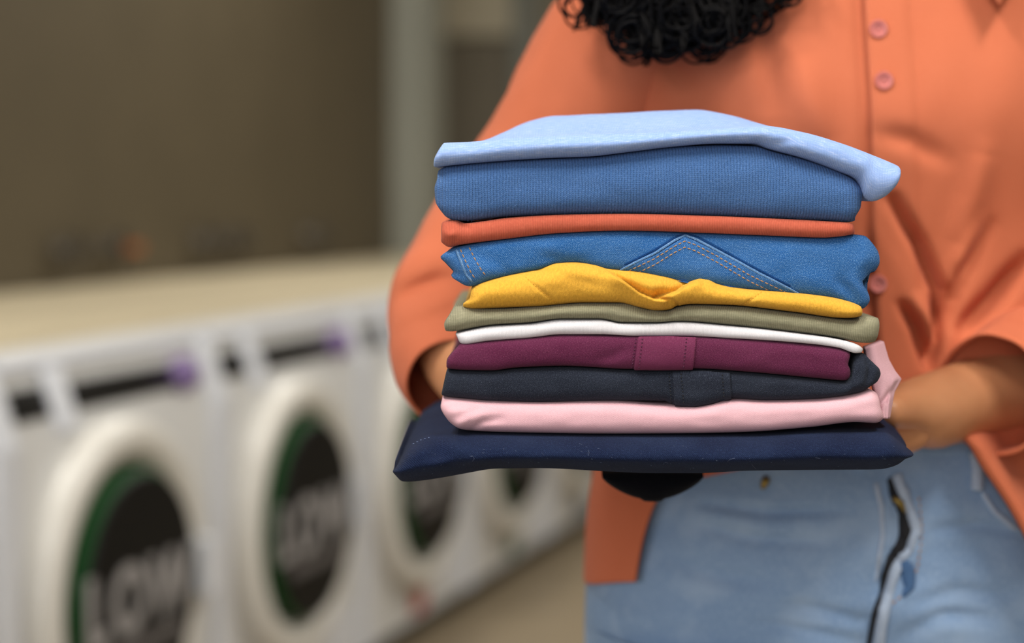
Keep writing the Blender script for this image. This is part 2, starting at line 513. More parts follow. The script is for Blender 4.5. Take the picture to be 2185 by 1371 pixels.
def garment(name, label, T, B, mat, Yf=1.18, depth=.215, nose=None, n=2.6, left=(), right=(), dome=None, noise_amp=.0006, nscale=28, creases=(), flareL=0, flareR=0, NS=260, MV=30, parent=None, rc=.011, seed=0, comp=.14, backsag=0, steps=(), under=0):
    xT0, xT1, xB0, xB1 = T[0][0], T[-1][0], B[0][0], B[-1][0]
    fT, fB = pchip(T), pchip(B)
    lf = pchip([(v, d) for v, d in left]) if left else None
    rf = pchip([(v, d) for v, d in right]) if right else None
    us = [0.5 - 0.5 * math.cos(PI * i / (NS - 1)) for i in range(NS)]
    us = [.35 * a + .65 * (i / (NS - 1)) for i, a in enumerate(us)]
    length = (max(xT1, xB1) - min(xT0, xB0)) / F * Yf
    rings, uvr = [], []
    KT = 10

    def ring(u, squeeze=1.0, dxm=0.0):
        xt, xb = xT0 + (xT1 - xT0) * u, xB0 + (xB1 - xB0) * u
        yt, yb = fT(xt), fB(xb)
        t, b = W(xt, yt, Yf), W(xb, yb, Yf)
        h = max(t.z - b.z, .002)
        ns = nose if nose else h * .5
        d = min(u, 1 - u) * length
        rec = 0 if d > rc else rc * (1 - math.sqrt(max(0, 1 - (1 - d / rc) ** 2)))
        cf = (1 - comp * max(0, 1 - d / .007) ** 2) * squeeze
        pts = []
        wl = max(0, 1 - u / .14) ** 2; wr = max(0, 1 - (1 - u) / .14) ** 2

        def put(f, Y, zz, xx, tdepth):
            x = xx
            if lf: x += lf(f) / F * Yf * wl
            if rf: x += rf(f) / F * Yf * wr
            x += tdepth * (flareR * smooth(.6, 1, u) - flareL * smooth(.4, 0, u)) + dxm
            mid = b.z + (t.z - b.z) * .5
            z = mid + (zz - mid) * cf
            if under: z = H - (H - z) * (1 + under * smooth(.5, 0, f) / Yf * (1 if tdepth == 0 else 0))
            pts.append([x, Y, z, tdepth, f])
        for j in range(MV):
            th = -PI / 2 + PI * j / (MV - 1)
            sn, cs = math.sin(th), max(0, math.cos(th))
            f = .5 + .5 * math.copysign(abs(sn) ** (2 / n), sn)
            dfr = cs ** (2 / n)
            put(f, Yf + rec + ns * (1 - dfr) + under * smooth(.5, 0, f), b.z + (t.z - b.z) * f, b.x + (t.x - b.x) * f, 0)
        for j in range(1, KT + 1):
            td = j / KT
            put(1, Yf + rec * (1 - td) + ns + (depth - ns) * td ** 1.2, t.z + (dome(u, td) if dome else 0), t.x, td)
        dz = (dome(u, 1) if dome else 0)
        for j in range(1, 6):
            f = 1 - j / 6
            put(f, Yf + depth + .3 * h * math.sin(PI * f), b.z + (t.z + dz - b.z) * f, b.x + (t.x - b.x) * f, 1)
        for j in range(KT, 0, -1):
            td = j / KT
            put(0, Yf + rec * (1 - td) + ns + under * (1 - td) + (depth - ns) * td ** 1.2, b.z - backsag * td, b.x, td)
        # wrinkles
        out = []
        for q in pts:
            x, Y, z, td, f = q
            p = Vector((x * nscale, Y * nscale * .6, z * nscale * 2.2 + seed * 7.3))
            nn = noise.noise(p) + .4 * noise.noise(p * 2.7)
            fr = math.sin(PI * min(max(f, 0), 1)) if td == 0 else 0
            Y2 = Y - noise_amp * nn * (fr * 1.6 + .2)
            z2 = z
            if 0 < td <= 1 and f == 1: z2 += noise_amp * nn * 2.0 * td
            if creases and td == 0:
                pp = PX((x, Y, z))
                for (line, amp, wd) in creases:
                    dd, tt = seg_dist(pp[0], pp[1], line)
                    if dd < wd * 3:
                        Y2 += amp * math.exp(-(dd / wd) ** 2) * math.sin(PI * min(max(.04 + .92 * tt, 0), 1)) ** .5
            if steps and td == 0:
                pp = PX((x, Y, z))
                for (line, amp, wd) in steps:          # one fold lying over the other: proud on the right-hand side of the line
                    sd, tt = step_side(pp[0], pp[1], line)
                    if abs(sd) < wd * 4:
                        ta = smooth(0, .18, tt) * smooth(1, .86, tt) if 0 < tt < 1 else 0
                        k_ = smooth(-1.8, 1.8, sd)
                        Y2 += ta * amp * (math.exp(min(sd, 0) / wd) * (1 - k_) - .45 * math.exp(-(sd / wd / 1.6) ** 2) * k_)
            out.append(Vector((x, Y2, z2)))
        return out
    R = []
    for s, dx in ((.62, .0016), (.80, .0009), (.93, .0003)):
        R.append(ring(0, s, dx - .0002))
    for u in us[1:-1]: R.append(ring(u))
    for s, dx in ((.93, -.0003), (.80, -.0009), (.62, -.0016)):
        R.append(ring(1, s, dx + .0002))
    m = len(R[0])
    vs, fs, uv = [], [], []
    for rg in R:
        acc = 0; prev = rg[0]
        for p in rg:
            acc += math.hypot((p - prev).y, (p - prev).z); prev = p
            vs.append(p); uv.append((p.x, acc))
    for i in range(len(R) - 1):
        for j in range(m):
            k = (j + 1) % m
            fs.append((i * m + j, i * m + k, (i + 1) * m + k, (i + 1) * m + j))
    fs.append(tuple(range(m))); fs.append(tuple(range((len(R) - 1) * m, len(R) * m)))
    o = mesh_obj(name, vs, fs, mat, parent, uvs=uv)
    tag(o, label)
    g = Cloth(); g.o = o
    g.bvh = BVHTree.FromPolygons([tuple(v) for v in vs], fs[:-2])
    return g


def hit(g, px, py):
    """point and outward normal of a garment's front where it stands behind (px, py) of the photo"""
    o = Vector((0, 0, H)); d = (W(px, py, 1.0) - o).normalized()
    loc, nor, _, _ = g.bvh.ray_cast(o, d)
    if loc is None: return None, None
    if nor.dot(d) > 0: nor = -nor
    return loc, nor


def resample(line, step):
    out = [Vector(line[0]).to_2d()]; left = step
    for a, b in zip(line[:-1], line[1:]):
        a, b = Vector(a), Vector(b); L = (b - a).length; t = 0
        while L - t >= left:
            t += left; out.append(a + (b - a) * (t / L)); left = step
        left -= (L - t)
    return out


def stitches(g, name, line, mat, dash=9, gap=3, wid=.00034, lift=.0003, label=None):
    """a seam's thread: raised little dashes following the cloth (photo-scale lengths)"""
    pts = resample(line, 1.0)
    vs, fs = [], []
    i = 0
    per = dash + gap
    while i + dash < len(pts):
        ring_pts = []
        for s in range(5):
            p = pts[int(i + dash * s / 4)]
            loc, nor = hit(g, p.x, p.y)
            if loc is None: break
            ring_pts.append((loc, nor))
        if len(ring_pts) == 5:
            t = (ring_pts[4][0] - ring_pts[0][0]).normalized()
            base = len(vs)
            for s, (loc, nor) in enumerate(ring_pts):
                r = wid * (.35, .9, 1, .9, .35)[s]
                l = lift * (-.6, .8, 1, .8, -.6)[s]
                sd = t.cross(nor).normalized()
                for a in range(6):
                    an = 2 * PI * a / 6
                    vs.append(loc + nor * (l + r * .8 * math.sin(an)) + sd * (r * math.cos(an)))
            for s in range(4):
                for a in range(6):
                    b = (a + 1) % 6
                    fs.append((base + s * 6 + a, base + s * 6 + b, base + (s + 1) * 6 + b, base + (s + 1) * 6 + a))
            fs.append(tuple(base + a for a in range(6))); fs.append(tuple(base + 24 + a for a in range(6)))
        i += per
    if not vs: return None
    o = mesh_obj(name, vs, fs, mat, g.o)
    o['kind'] = 'stuff'
    if label: o['label'] = label
    return o


def patch(g, name, top, bot, mat, h=.0009, nu=60, nv=24, edge=.12, sides=True, label=None, bulge=0):
    """a second layer of cloth lying on a garment between two lines of the photo"""
    tl = resample(top, 0.5); bl = resample(bot, 0.5)
    vs, fs, uv = [], [], []
    for i in range(nu + 1):
        a = tl[min(int((len(tl) - 1) * i / nu), len(tl) - 1)]; b = bl[min(int((len(bl) - 1) * i / nu), len(bl) - 1)]
        col = []
        for j in range(nv + 1):
            p = b + (a - b) * (j / nv)
            loc, nor = hit(g, p.x, p.y)
            if loc is None: loc, nor = (col[-1] if col else (W(p.x, p.y, 1.185), Vector((0, -1, 0))))
            col.append((loc, nor))
        for j, (loc, nor) in enumerate(col):
            e = min(i, nu - i) / nu if sides else 1
            e = min(e, min(j, nv - j) / nv)
            k = -.3 if e == 0 else 1
            vs.append(loc + nor * (h * k + bulge * math.sin(PI * i / nu))); uv.append((loc.x, loc.z - loc.y))
    for i in range(nu):
        for j in range(nv):
            s = nv + 1
            fs.append((i * s + j, (i + 1) * s + j, (i + 1) * s + j + 1, i * s + j + 1))
    o = mesh_obj(name, vs, fs, mat, g.o, uvs=uv, fix=False)
    if label: o['label'] = label
    q = Cloth(); q.o = o; q.bvh = BVHTree.FromPolygons([tuple(v) for v in vs], fs)
    return q


def cord(g, name, line, mat, r=.0011, lift=.0004, parent=None, label=None, n=8, taper=None):
    """a raised rounded seam edge following the cloth"""
    pts = resample(line, 4.0)
    vs, fs, uv = [], [], []
    R = []
    for p in pts:
        loc, nor = hit(g, p.x, p.y)
        if loc is not None: R.append((loc, nor))
    acc = 0
    for i, (loc, nor) in enumerate(R):
        a = R[max(i - 1, 0)][0]; b = R[min(i + 1, len(R) - 1)][0]
        t = (b - a).normalized(); sd = t.cross(nor).normalized()
        acc += (loc - R[max(i - 1, 0)][0]).length
        rr = r * (.4 if i in (0, len(R) - 1) else 1) * (taper(i / max(1, len(R) - 1)) if taper else 1)
        for k in range(n):
            an = 2 * PI * k / n
            vs.append(loc + nor * (lift + rr * .7 * math.sin(an)) + sd * rr * math.cos(an)); uv.append((acc, k * r * .8))
    for i in range(len(R) - 1):
        for k in range(n):
            k2 = (k + 1) % n
            fs.append((i * n + k, i * n + k2, (i + 1) * n + k2, (i + 1) * n + k))
    o = mesh_obj(name, vs, fs, mat, parent or g.o, uvs=uv)
    if label: o['label'] = label
    return o


GROUP = 'folded clothes in the carried stack'
# --- navy trousers, lowest
g = garment('folded_trousers', 'navy blue twill trousers, folded, lowest and widest of the stack',
            [(842, 1000), (872, 962), (920, 938), (1000, 934), (1300, 938), (1600, 938), (1800, 930), (1900, 930), (1942, 956), (1966, 970)],
            [(827, 1026), (850, 1040), (900, 1035), (985, 1022), (1060, 1010), (1150, 1009), (1300, 1016), (1400, 1020), (1500, 1020), (1600, 1015), (1750, 1013), (1900, 1012), (1935, 1003), (1952, 990)],
            M_NAVY, Yf=1.166, depth=.235, nose=.026, n=2.0, noise_amp=.0009, flareR=.022, rc=.020, comp=.45, backsag=-.012, under=.016, right=[(0, -4), (.22, 3), (.4, -7), (.55, 3), (.8, 2), (1, 0)], seed=1, NS=280,
            creases=[([(905, 925), (925, 950), (960, 985), (1010, 1003)], .004, 22), ([(868, 975), (895, 960), (930, 950)], -.003, 16), ([(880, 1020), (930, 1000), (1000, 990)], -.0025, 20),
                     ([(1905, 985), (1935, 985), (1962, 978)], .004, 8)])
tag(g.o, None, 'trousers', GROUP); NAVY = g
stitches(g, 'stitching', [(880, 948), (900, 938), (922, 932)], M_THREADNAVY, 5, 4, .0003)
# dark waistband sagging under the back of the fold
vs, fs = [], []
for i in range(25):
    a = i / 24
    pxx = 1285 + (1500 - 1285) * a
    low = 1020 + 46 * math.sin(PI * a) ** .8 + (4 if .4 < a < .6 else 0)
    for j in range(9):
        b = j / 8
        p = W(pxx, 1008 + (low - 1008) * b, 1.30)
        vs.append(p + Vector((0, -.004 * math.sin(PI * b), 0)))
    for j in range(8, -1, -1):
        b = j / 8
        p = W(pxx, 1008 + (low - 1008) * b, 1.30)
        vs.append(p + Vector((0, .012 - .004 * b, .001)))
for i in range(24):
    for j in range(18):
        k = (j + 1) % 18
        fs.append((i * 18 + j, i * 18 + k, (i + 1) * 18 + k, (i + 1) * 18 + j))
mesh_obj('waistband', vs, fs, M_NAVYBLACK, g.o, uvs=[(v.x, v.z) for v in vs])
# lint
vs, fs = [], []


def hair_tube(pts, r, k=4):
    b = len(vs)
    for i, p in enumerate(pts):
        t = (pts[min(i + 1, len(pts) - 1)] - pts[max(i - 1, 0)]).normalized()
        s1 = t.orthogonal().normalized(); s2 = t.cross(s1)
        for a in range(k):
            an = 2 * PI * a / k
            vs.append(p + (s1 * math.cos(an) + s2 * math.sin(an)) * r)
    for i in range(len(pts) - 1):
        for a in range(k):
            c = (a + 1) % k
            fs.append((b + i * k + a, b + i * k + c, b + (i + 1) * k + c, b + (i + 1) * k + a))


fib = [[(1003, 973), (1009, 972), (1012, 978), (1008, 983)], [(1600, 982), (1606, 992), (1613, 999)], [(1552, 984), (1558, 979), (1568, 977)], [(1255, 960), (1257, 966), (1256, 972)],
       [(1415, 989), (1420, 985), (1425, 987)], [(1740, 975), (1750, 977)], [(1236, 946), (1242, 949)]]
for _ in range(70):
    x, y = random.uniform(900, 1930), random.uniform(950, 1012)
    a = random.uniform(0, 6.28); L = random.uniform(.8, 3)
    fib.append([(x, y), (x + L * math.cos(a), y + L * .5 * math.sin(a) + .5), (x + 1.6 * L * math.cos(a + .4), y + L * .6 * math.sin(a + .6))])
for f in fib:
    P = []
    for q in f:
        loc, nor = hit(g, *q)
        if loc is not None: P.append(loc + nor * .00025)
    if len(P) == len(f): hair_tube(P, .00007)
lo = mesh_obj('lint', vs, fs, M_LINT, g.o); lo['kind'] = 'stuff'; lo['label'] = 'pale lint fibres'

# --- pink trousers
g = garment('folded_trousers', 'pale pink twill trousers, folded, lying on the navy trousers',
            [(941, 848), (1040, 856), (1150, 859), (1300, 857), (1440, 866), (1480, 866), (1560, 853), (1640, 856), (1740, 853), (1790, 848), (1840, 840), (1862, 834), (1882, 840)],
            [(962, 914), (1000, 923), (1100, 927), (1300, 930), (1480, 929), (1600, 926), (1740, 915), (1830, 905), (1880, 907), (1896, 902)],
            M_PINK, Yf=1.180, nose=.015, n=2.5, left=[(0, 0), (.25, -6), (.6, -10), (1, 0)], right=[(0, 0), (.5, -4), (1, 0)], seed=2, rc=.008,
            creases=[([(965, 915), (1000, 890), (1040, 880)], -.002, 10), ([(1000, 920), (1030, 900), (1070, 893)], .0016, 8), ([(950, 880), (975, 878), (1005, 872)], -.0015, 9)], noise_amp=.0007)
tag(g.o, None, 'trousers', GROUP)
# the pink leg turned up behind the right end
vs, fs, uv = [], [], []
oL = [(1846, 742), (1850, 770), (1858, 800), (1866, 830), (1872, 862), (1880, 893)]
oR = [(1886, 728), (1897, 766), (1910, 790), (1924, 808), (1909, 836), (1899, 893)]
cl = resample(oL, .5); cr = resample(oR, .5)
NR, NC = 40, 18
for i in range(NR + 1):
    a = cl[min(int((len(cl) - 1) * i / NR), len(cl) - 1)]; b = cr[min(int((len(cr) - 1) * i / NR), len(cr) - 1)]
    y0 = 1.225 - .022 * (i / NR)
    for j in range(NC + 1):
        t = j / NC
        p = a + (b - a) * t
        bul = .007 * math.sin(PI * t) - .004 * math.exp(-((p.x - (1882 + (860 - p.y) * .75)) / 7) ** 2) * smooth(.25, .5, i / NR) + .003 * math.exp(-((t - .75) / .1) ** 2) * smooth(.3, .6, i / NR)
        vs.append(W(p.x, p.y, y0 + .012 * t - bul)); uv.append((vs[-1].x, vs[-1].z))
    for j in range(NC, -1, -1):
        t = j / NC
        p = a + (b - a) * t
        vs.append(W(p.x, p.y, y0 + .012 * t) + Vector((-.001 * (t - .5), .012, 0))); uv.append((vs[-1].x, vs[-1].z))
m_ = 2 * (NC + 1)
for i in range(NR):
    for j in range(m_):
        k = (j + 1) % m_
        fs.append((i * m_ + j, i * m_ + k, (i + 1) * m_ + k, (i + 1) * m_ + j))
fs.append(tuple(range(m_))); fs.append(tuple(range(NR * m_, (NR + 1) * m_)))
mesh_obj('turned_up_leg', vs, fs, M_PINK, g.o, uvs=uv)

# --- charcoal shirt
g = garment('folded_shirt', 'charcoal black shirt with a stitched placket, folded, under the maroon shirt',
            [(951, 791), (1050, 793), (1100, 788), (1200, 784), (1350, 790), (1480, 789), (1600, 796), (1740, 809), (1806, 815), (1817, 800), (1824, 774), (1838, 758), (1850, 756), (1862, 766), (1878, 780)],
            [(940, 848), (1000, 853), (1040, 857), (1150, 860), (1300, 857), (1420, 858), (1440, 866), (1480, 866), (1560, 852), (1640, 856), (1740, 853), (1790, 848), (1840, 840), (1872, 826)],
            M_BLACK, Yf=1.182, nose=.010, n=2.7, right=[(0, -8), (.25, 4), (.55, 8), (.8, 5), (1, -4)], seed=3, noise_amp=.0006, comp=.05, rc=.006,
            creases=[([(1850, 765), (1857, 785), (1850, 815)], .003, 7), ([(1815, 830), (1840, 812), (1850, 790)], -.002, 12)])
tag(g.o, None, 'shirt', GROUP)
q = patch(g, 'placket', [(1433, 793), (1500, 793), (1559, 797)], [(1439, 864), (1478, 865), (1520, 857), (1562, 849)], M_BLACK, h=.0016, bulge=.0006)
for l in ([(1453, 796), (1459, 863)], [(1541, 798), (1545, 852)]):
    s = stitches(q, 'stitching', l, M_THREADBLACK, 4, 3.5, .0004)
stitches(g, 'stitching', [(1427, 795), (1433, 862)], M_THREADBLACK, 4, 3.5, .0004)

# --- maroon shirt
g = garment('folded_shirt', 'maroon shirt with a stitched placket, folded, between white and charcoal layers',
            [(979, 734), (1040, 728), (1130, 721), (1200, 715), (1360, 717), (1450, 717), (1560, 722), (1700, 732), (1790, 743), (1820, 753)],
            [(951, 788), (990, 791), (1048, 792), (1100, 786), (1200, 782), (1350, 789), (1480, 788), (1600, 795), (1740, 808), (1812, 815)],
            M_MAROON, Yf=1.180, nose=.008, n=2.8, left=[(0, 0), (.45, -9), (1, 0)], right=[(0, 0), (.2, 4), (.45, 1), (.6, -4), (1, 0)], seed=4, noise_amp=.0006, rc=.004, comp=.03,
            creases=[([(1270, 770), (1310, 760), (1340, 745)], .0012, 12)])
tag(g.o, None, 'shirt', GROUP)
q = patch(g, 'placket', [(1361, 719), (1430, 718), (1487, 721)], [(1352, 787), (1420, 787), (1480, 786)], M_MAROONWORN, h=.0017)
for l in ([(1371, 722), (1363, 787)], [(1465, 721), (1458, 786)]):
    stitches(q, 'stitching', l, M_THREADMAROON, 4, 3.5, .0004)
stitches(g, 'stitching', [(1357, 722), (1348, 787)], M_THREADMAROON, 4, 3.5, .0004)

# --- white T-shirt
g = garment('folded_tee_shirt', 'thin white jersey top, folded, between the olive and maroon layers',
            [(971, 712), (1050, 697), (1130, 692), (1200, 683), (1280, 683), (1330, 691), (1400, 691), (1450, 688), (1560, 696), (1700, 711), (1790, 724), (1835, 737), (1846, 746)],
            [(979, 733), (986, 735), (1040, 728), (1130, 721), (1200, 714), (1280, 714), (1360, 717), (1450, 717), (1560, 722), (1700, 731), (1790, 742), (1830, 754), (1843, 754)],
            M_WHITE, Yf=1.181, n=2.1, seed=5, noise_amp=.0004, rc=.006)
tag(g.o, None, 'top', GROUP)

# --- olive T-shirt
g = garment('folded_tee_shirt', 'olive green jersey top, folded, under the yellow garment',
            [(966, 652), (992, 656), (1050, 660), (1150, 655), (1250, 648), (1330, 648), (1390, 662), (1425, 664), (1450, 656), (1480, 652), (1560, 654), (1700, 669), (1830, 684), (1852, 677), (1886, 679)],
            [(947, 713), (970, 709), (1050, 695), (1130, 690), (1200, 682), (1280, 682), (1330, 690), (1400, 690), (1450, 687), (1560, 695), (1700, 710), (1790, 722), (1840, 733), (1878, 736)],
            M_OLIVE, Yf=1.180, n=2.2, nose=.011, left=[(0, 0), (.35, -7), (.7, -3), (1, 0)], right=[(0, 0), (.5, 1), (1, 0)], seed=6, noise_amp=.0006, comp=.12,
            creases=[([(1330, 655), (1400, 672), (1450, 668)], .0015, 8)])
tag(g.o, None, 'top', GROUP)

# --- yellow
g = garment('folded_blouse', 'mustard yellow blouse with a twisted fold, folded, under the blue jeans',
            [(1004, 613), (1050, 597), (1100, 585), (1150, 575), (1190, 562), (1230, 560), (1270, 565), (1300, 574), (1350, 577), (1420, 589), (1466, 599), (1488, 593), (1512, 595), (1535, 606), (1570, 614), (1700, 625), (1780, 635), (1845, 652)],
            [(989, 663), (1050, 660), (1150, 656), (1250, 648), (1320, 648), (1370, 659), (1405, 665), (1432, 663), (1450, 655), (1480, 651), (1560, 653), (1700, 668), (1810, 681), (1846, 680)],
            M_YELLOW, Yf=1.176, n=2.2, nose=.015, left=[(0, -3), (.2, -5), (.5, 4), (1, 0)], seed=7, noise_amp=.0009, rc=.009,
            NS=430, MV=54,
            steps=[([(1290, 572), (1335, 603), (1365, 625), (1396, 638), (1432, 640)], .0075, 13), ([(1392, 639), (1418, 631), (1445, 622), (1474, 601), (1500, 590)], .0075, 13),
                   ([(1440, 665), (1450, 648), (1432, 637), (1400, 634)], .003, 7)],
            creases=[([(1270, 568), (1330, 592), (1385, 610), (1430, 612)], -.0025, 16), ([(1120, 592), (1160, 625), (1195, 650)], .0009, 4), ([(1625, 625), (1595, 645), (1575, 660)], .0009, 4),
                     ([(1190, 566), (1230, 575), (1280, 590)], -.002, 16), ([(1140, 572), (1165, 580), (1195, 575)], .0022, 7)])
tag(g.o, None, 'blouse', GROUP)
for l in ([(1121, 590), (1160, 625), (1192, 650)], [(1625, 622), (1598, 642), (1575, 660)]):
    stitches(g, 'stitching', l, plain('mustard_thread', (214, 152, 44), .8), 4, 3, .00028, .0001)

# --- blue jeans
g = garment('folded_jeans', 'mid blue denim jeans folded with the back pocket and tan stitching showing',
            [(957, 531), (1010, 520), (1080, 510), (1200, 497), (1330, 492), (1500, 497), (1650, 503), (1760, 507), (1825, 501), (1850, 503), (1872, 516)],
            [(972, 604), (1003, 612), (1050, 598), (1100, 586), (1150, 576), (1190, 564), (1230, 562), (1300, 576), (1350, 579), (1420, 591), (1470, 600), (1530, 606), (1700, 628), (1780, 638), (1835, 660), (1856, 669)],
            M_DENIM, Yf=1.183, n=3.0, nose=.009, left=[(0, 0), (.12, -9), (.3, -2), (.55, -12), (.8, -22), (1, -4)],
            right=[(0, 0), (.12, 6), (.25, -2), (.42, -16), (.52, -12), (.62, 10), (.75, 17), (.9, 12), (1, 0)], seed=8, noise_amp=.0009,
            creases=[([(1010, 540), (1060, 560), (1090, 585)], .0012, 14), ([(1150, 545), (1200, 555), (1240, 560)], .0014, 12), ([(1780, 590), (1810, 615), (1830, 650)], .003, 14), ([(1860, 575), (1830, 585), (1800, 582)], .002, 10)])
tag(g.o, None, 'jeans', GROUP); JE = g
q = patch(g, 'pocket', [(1322, 577), (1395, 544), (1462, 503), (1530, 535), (1620, 585), (1712, 627)], [(1324, 581), (1395, 592), (1466, 603), (1530, 612), (1620, 622), (1710, 632)], M_DENIM, h=.0012, nu=90, nv=30)
cord(g, 'seam_shade', [(1330, 566), (1395, 534), (1440, 506), (1462, 497), (1488, 505), (1534, 529), (1624, 578), (1690, 612)], fabric('unfaded_indigo_shade', (24, 66, 122), 'twill', (60, 108, 164), .0011), .0010, -.00045, label='unfaded denim and painted shadow along the pocket edge')  # dark cord: unfaded denim, with the pocket edge's shadow painted in its colour
cord(g, 'pocket_edge', [(1322, 575), (1395, 541), (1440, 513), (1462, 503), (1485, 511), (1530, 534), (1620, 583), (1708, 626)], M_DENIMEDGE, .0008, .0007, label='pale worn pocket edge')
for off in (9, 22):
    l = [(1340, 575 + off - 6), (1396, 543 + off), (1440, 516 + off), (1461, 505 + off), (1484, 513 + off), (1528, 536 + off), (1600, 578 + off), (1690, 624 + off - 4)]
    s = stitches(q, 'stitching', l, M_THREAD, 9, 2, .00034, .00022, 'tan stitching')
cord(g, 'seam_edge', [(974, 533), (983, 555), (995, 585), (1008, 601)], M_DENIMEDGE, .0008, .0004, label='pale worn side seam')
for l in ([(982, 531), (993, 556), (1006, 583), (1017, 598)], [(1001, 527), (1012, 550), (1026, 574), (1040, 592)]):
    stitches(g, 'stitching', l, M_THREAD, 9, 3, .00034, .00022, 'tan stitching')

# --- rust T-shirt
g = garment('folded_tee_shirt', 'rust orange jersey top, folded, between the blue sweater and the jeans',
            [(941, 471), (972, 470), (992, 476), (1030, 472), (1080, 465), (1200, 458), (1330, 456), (1500, 460), (1650, 466), (1770, 472), (1826, 476)],
            [(939, 520), (957, 528), (980, 523), (1080, 510), (1200, 497), (1330, 492), (1500, 497), (1650, 503), (1760, 507), (1829, 500)],
            M_RUST, Yf=1.180, n=2.1, seed=9, noise_amp=.0005, rc=.007,
            creases=[([(972, 468), (985, 478), (1000, 486)], .003, 6), ([(945, 495), (960, 500), (975, 495)], -.002, 10)])
tag(g.o, None, 'top', GROUP)

# --- blue sweater
g = garment('folded_sweater', 'thick denim blue knitted sweater, folded, second from the top of the stack',
            [(931, 356), (1040, 345), (1180, 337), (1260, 334), (1340, 324), (1440, 312), (1540, 308), (1615, 310), (1650, 320), (1720, 338), (1800, 367), (1846, 390)],
            [(946, 469), (990, 472), (1080, 463), (1200, 458), (1330, 456), (1500, 460), (1650, 466), (1770, 472), (1836, 477)],
            M_SWEATER, Yf=1.178, n=2.7, nose=.017, left=[(0, 0), (.3, -14), (.6, -12), (.85, -3), (1, 0)], right=[(0, 2), (.1, -3), (.4, 4), (.8, 4), (1, 0)], seed=10, noise_amp=.0010, nscale=22, rc=.010)
tag(g.o, None, 'sweater', GROUP)


vs, fs = [], []
rnd = random.Random(3)
for _ in range(1500):
    x, y = rnd.uniform(926, 1845), rnd.uniform(315, 475)
    loc, nor = hit(g, x, y)
    if loc is None: continue
    d = Vector((rnd.gauss(0, 1), rnd.gauss(0, .3), rnd.gauss(0, .8))).normalized() * rnd.uniform(.0006, .0016)
    hair_tube([loc, loc + nor * .0003 + d * .5, loc + nor * rnd.uniform(.0002, .0006) + d], .000035, 3)
fz_ = mesh_obj('fuzz', vs, fs, plain('blue_fuzz', (112, 150, 204), .9), g.o, fix=False); fz_['kind'] = 'stuff'

# --- light blue top
def lb_dome(u, t):
    a = smooth(.04, .26, u) * smooth(.80, .58, u)
    return .0150 * a * smooth(0, .5, t) * (1 - .5 * smooth(.6, 1, t))


g = garment('folded_tee_shirt', 'light blue jersey top draped over the very top of the stack',
            [(943, 303), (1000, 301), (1100, 291), (1250, 284), (1400, 279), (1540, 271), (1640, 267), (1720, 280), (1800, 303), (1880, 333), (1928, 353)],
            [(923, 356), (1040, 345), (1180, 336), (1260, 333), (1340, 324), (1440, 312), (1540, 305), (1612, 305), (1650, 317), (1720, 336), (1800, 366), (1838, 384), (1852, 420), (1870, 430), (1895, 421), (1910, 408)],
            M_LIGHTBLUE, Yf=1.172, n=2.1, nose=.016, left=[(0, 0), (.4, -4), (1, 0)], right=[(0, 0), (.4, 4), (.8, 3), (1, 0)], dome=lb_dome, seed=11, noise_amp=.0011, nscale=18, rc=.004, comp=.02,
            creases=[([(1612, 305), (1640, 310), (1690, 300)], .0012, 9), ([(1630, 325), (1700, 320), (1790, 345)], -.0018, 12), ([(1150, 312), (1300, 310), (1420, 300)], -.0012, 14)])
tag(g.o, None, 'top', GROUP)

# ---------------------------------------------------------------- person
XC, YC = .262, 1.535


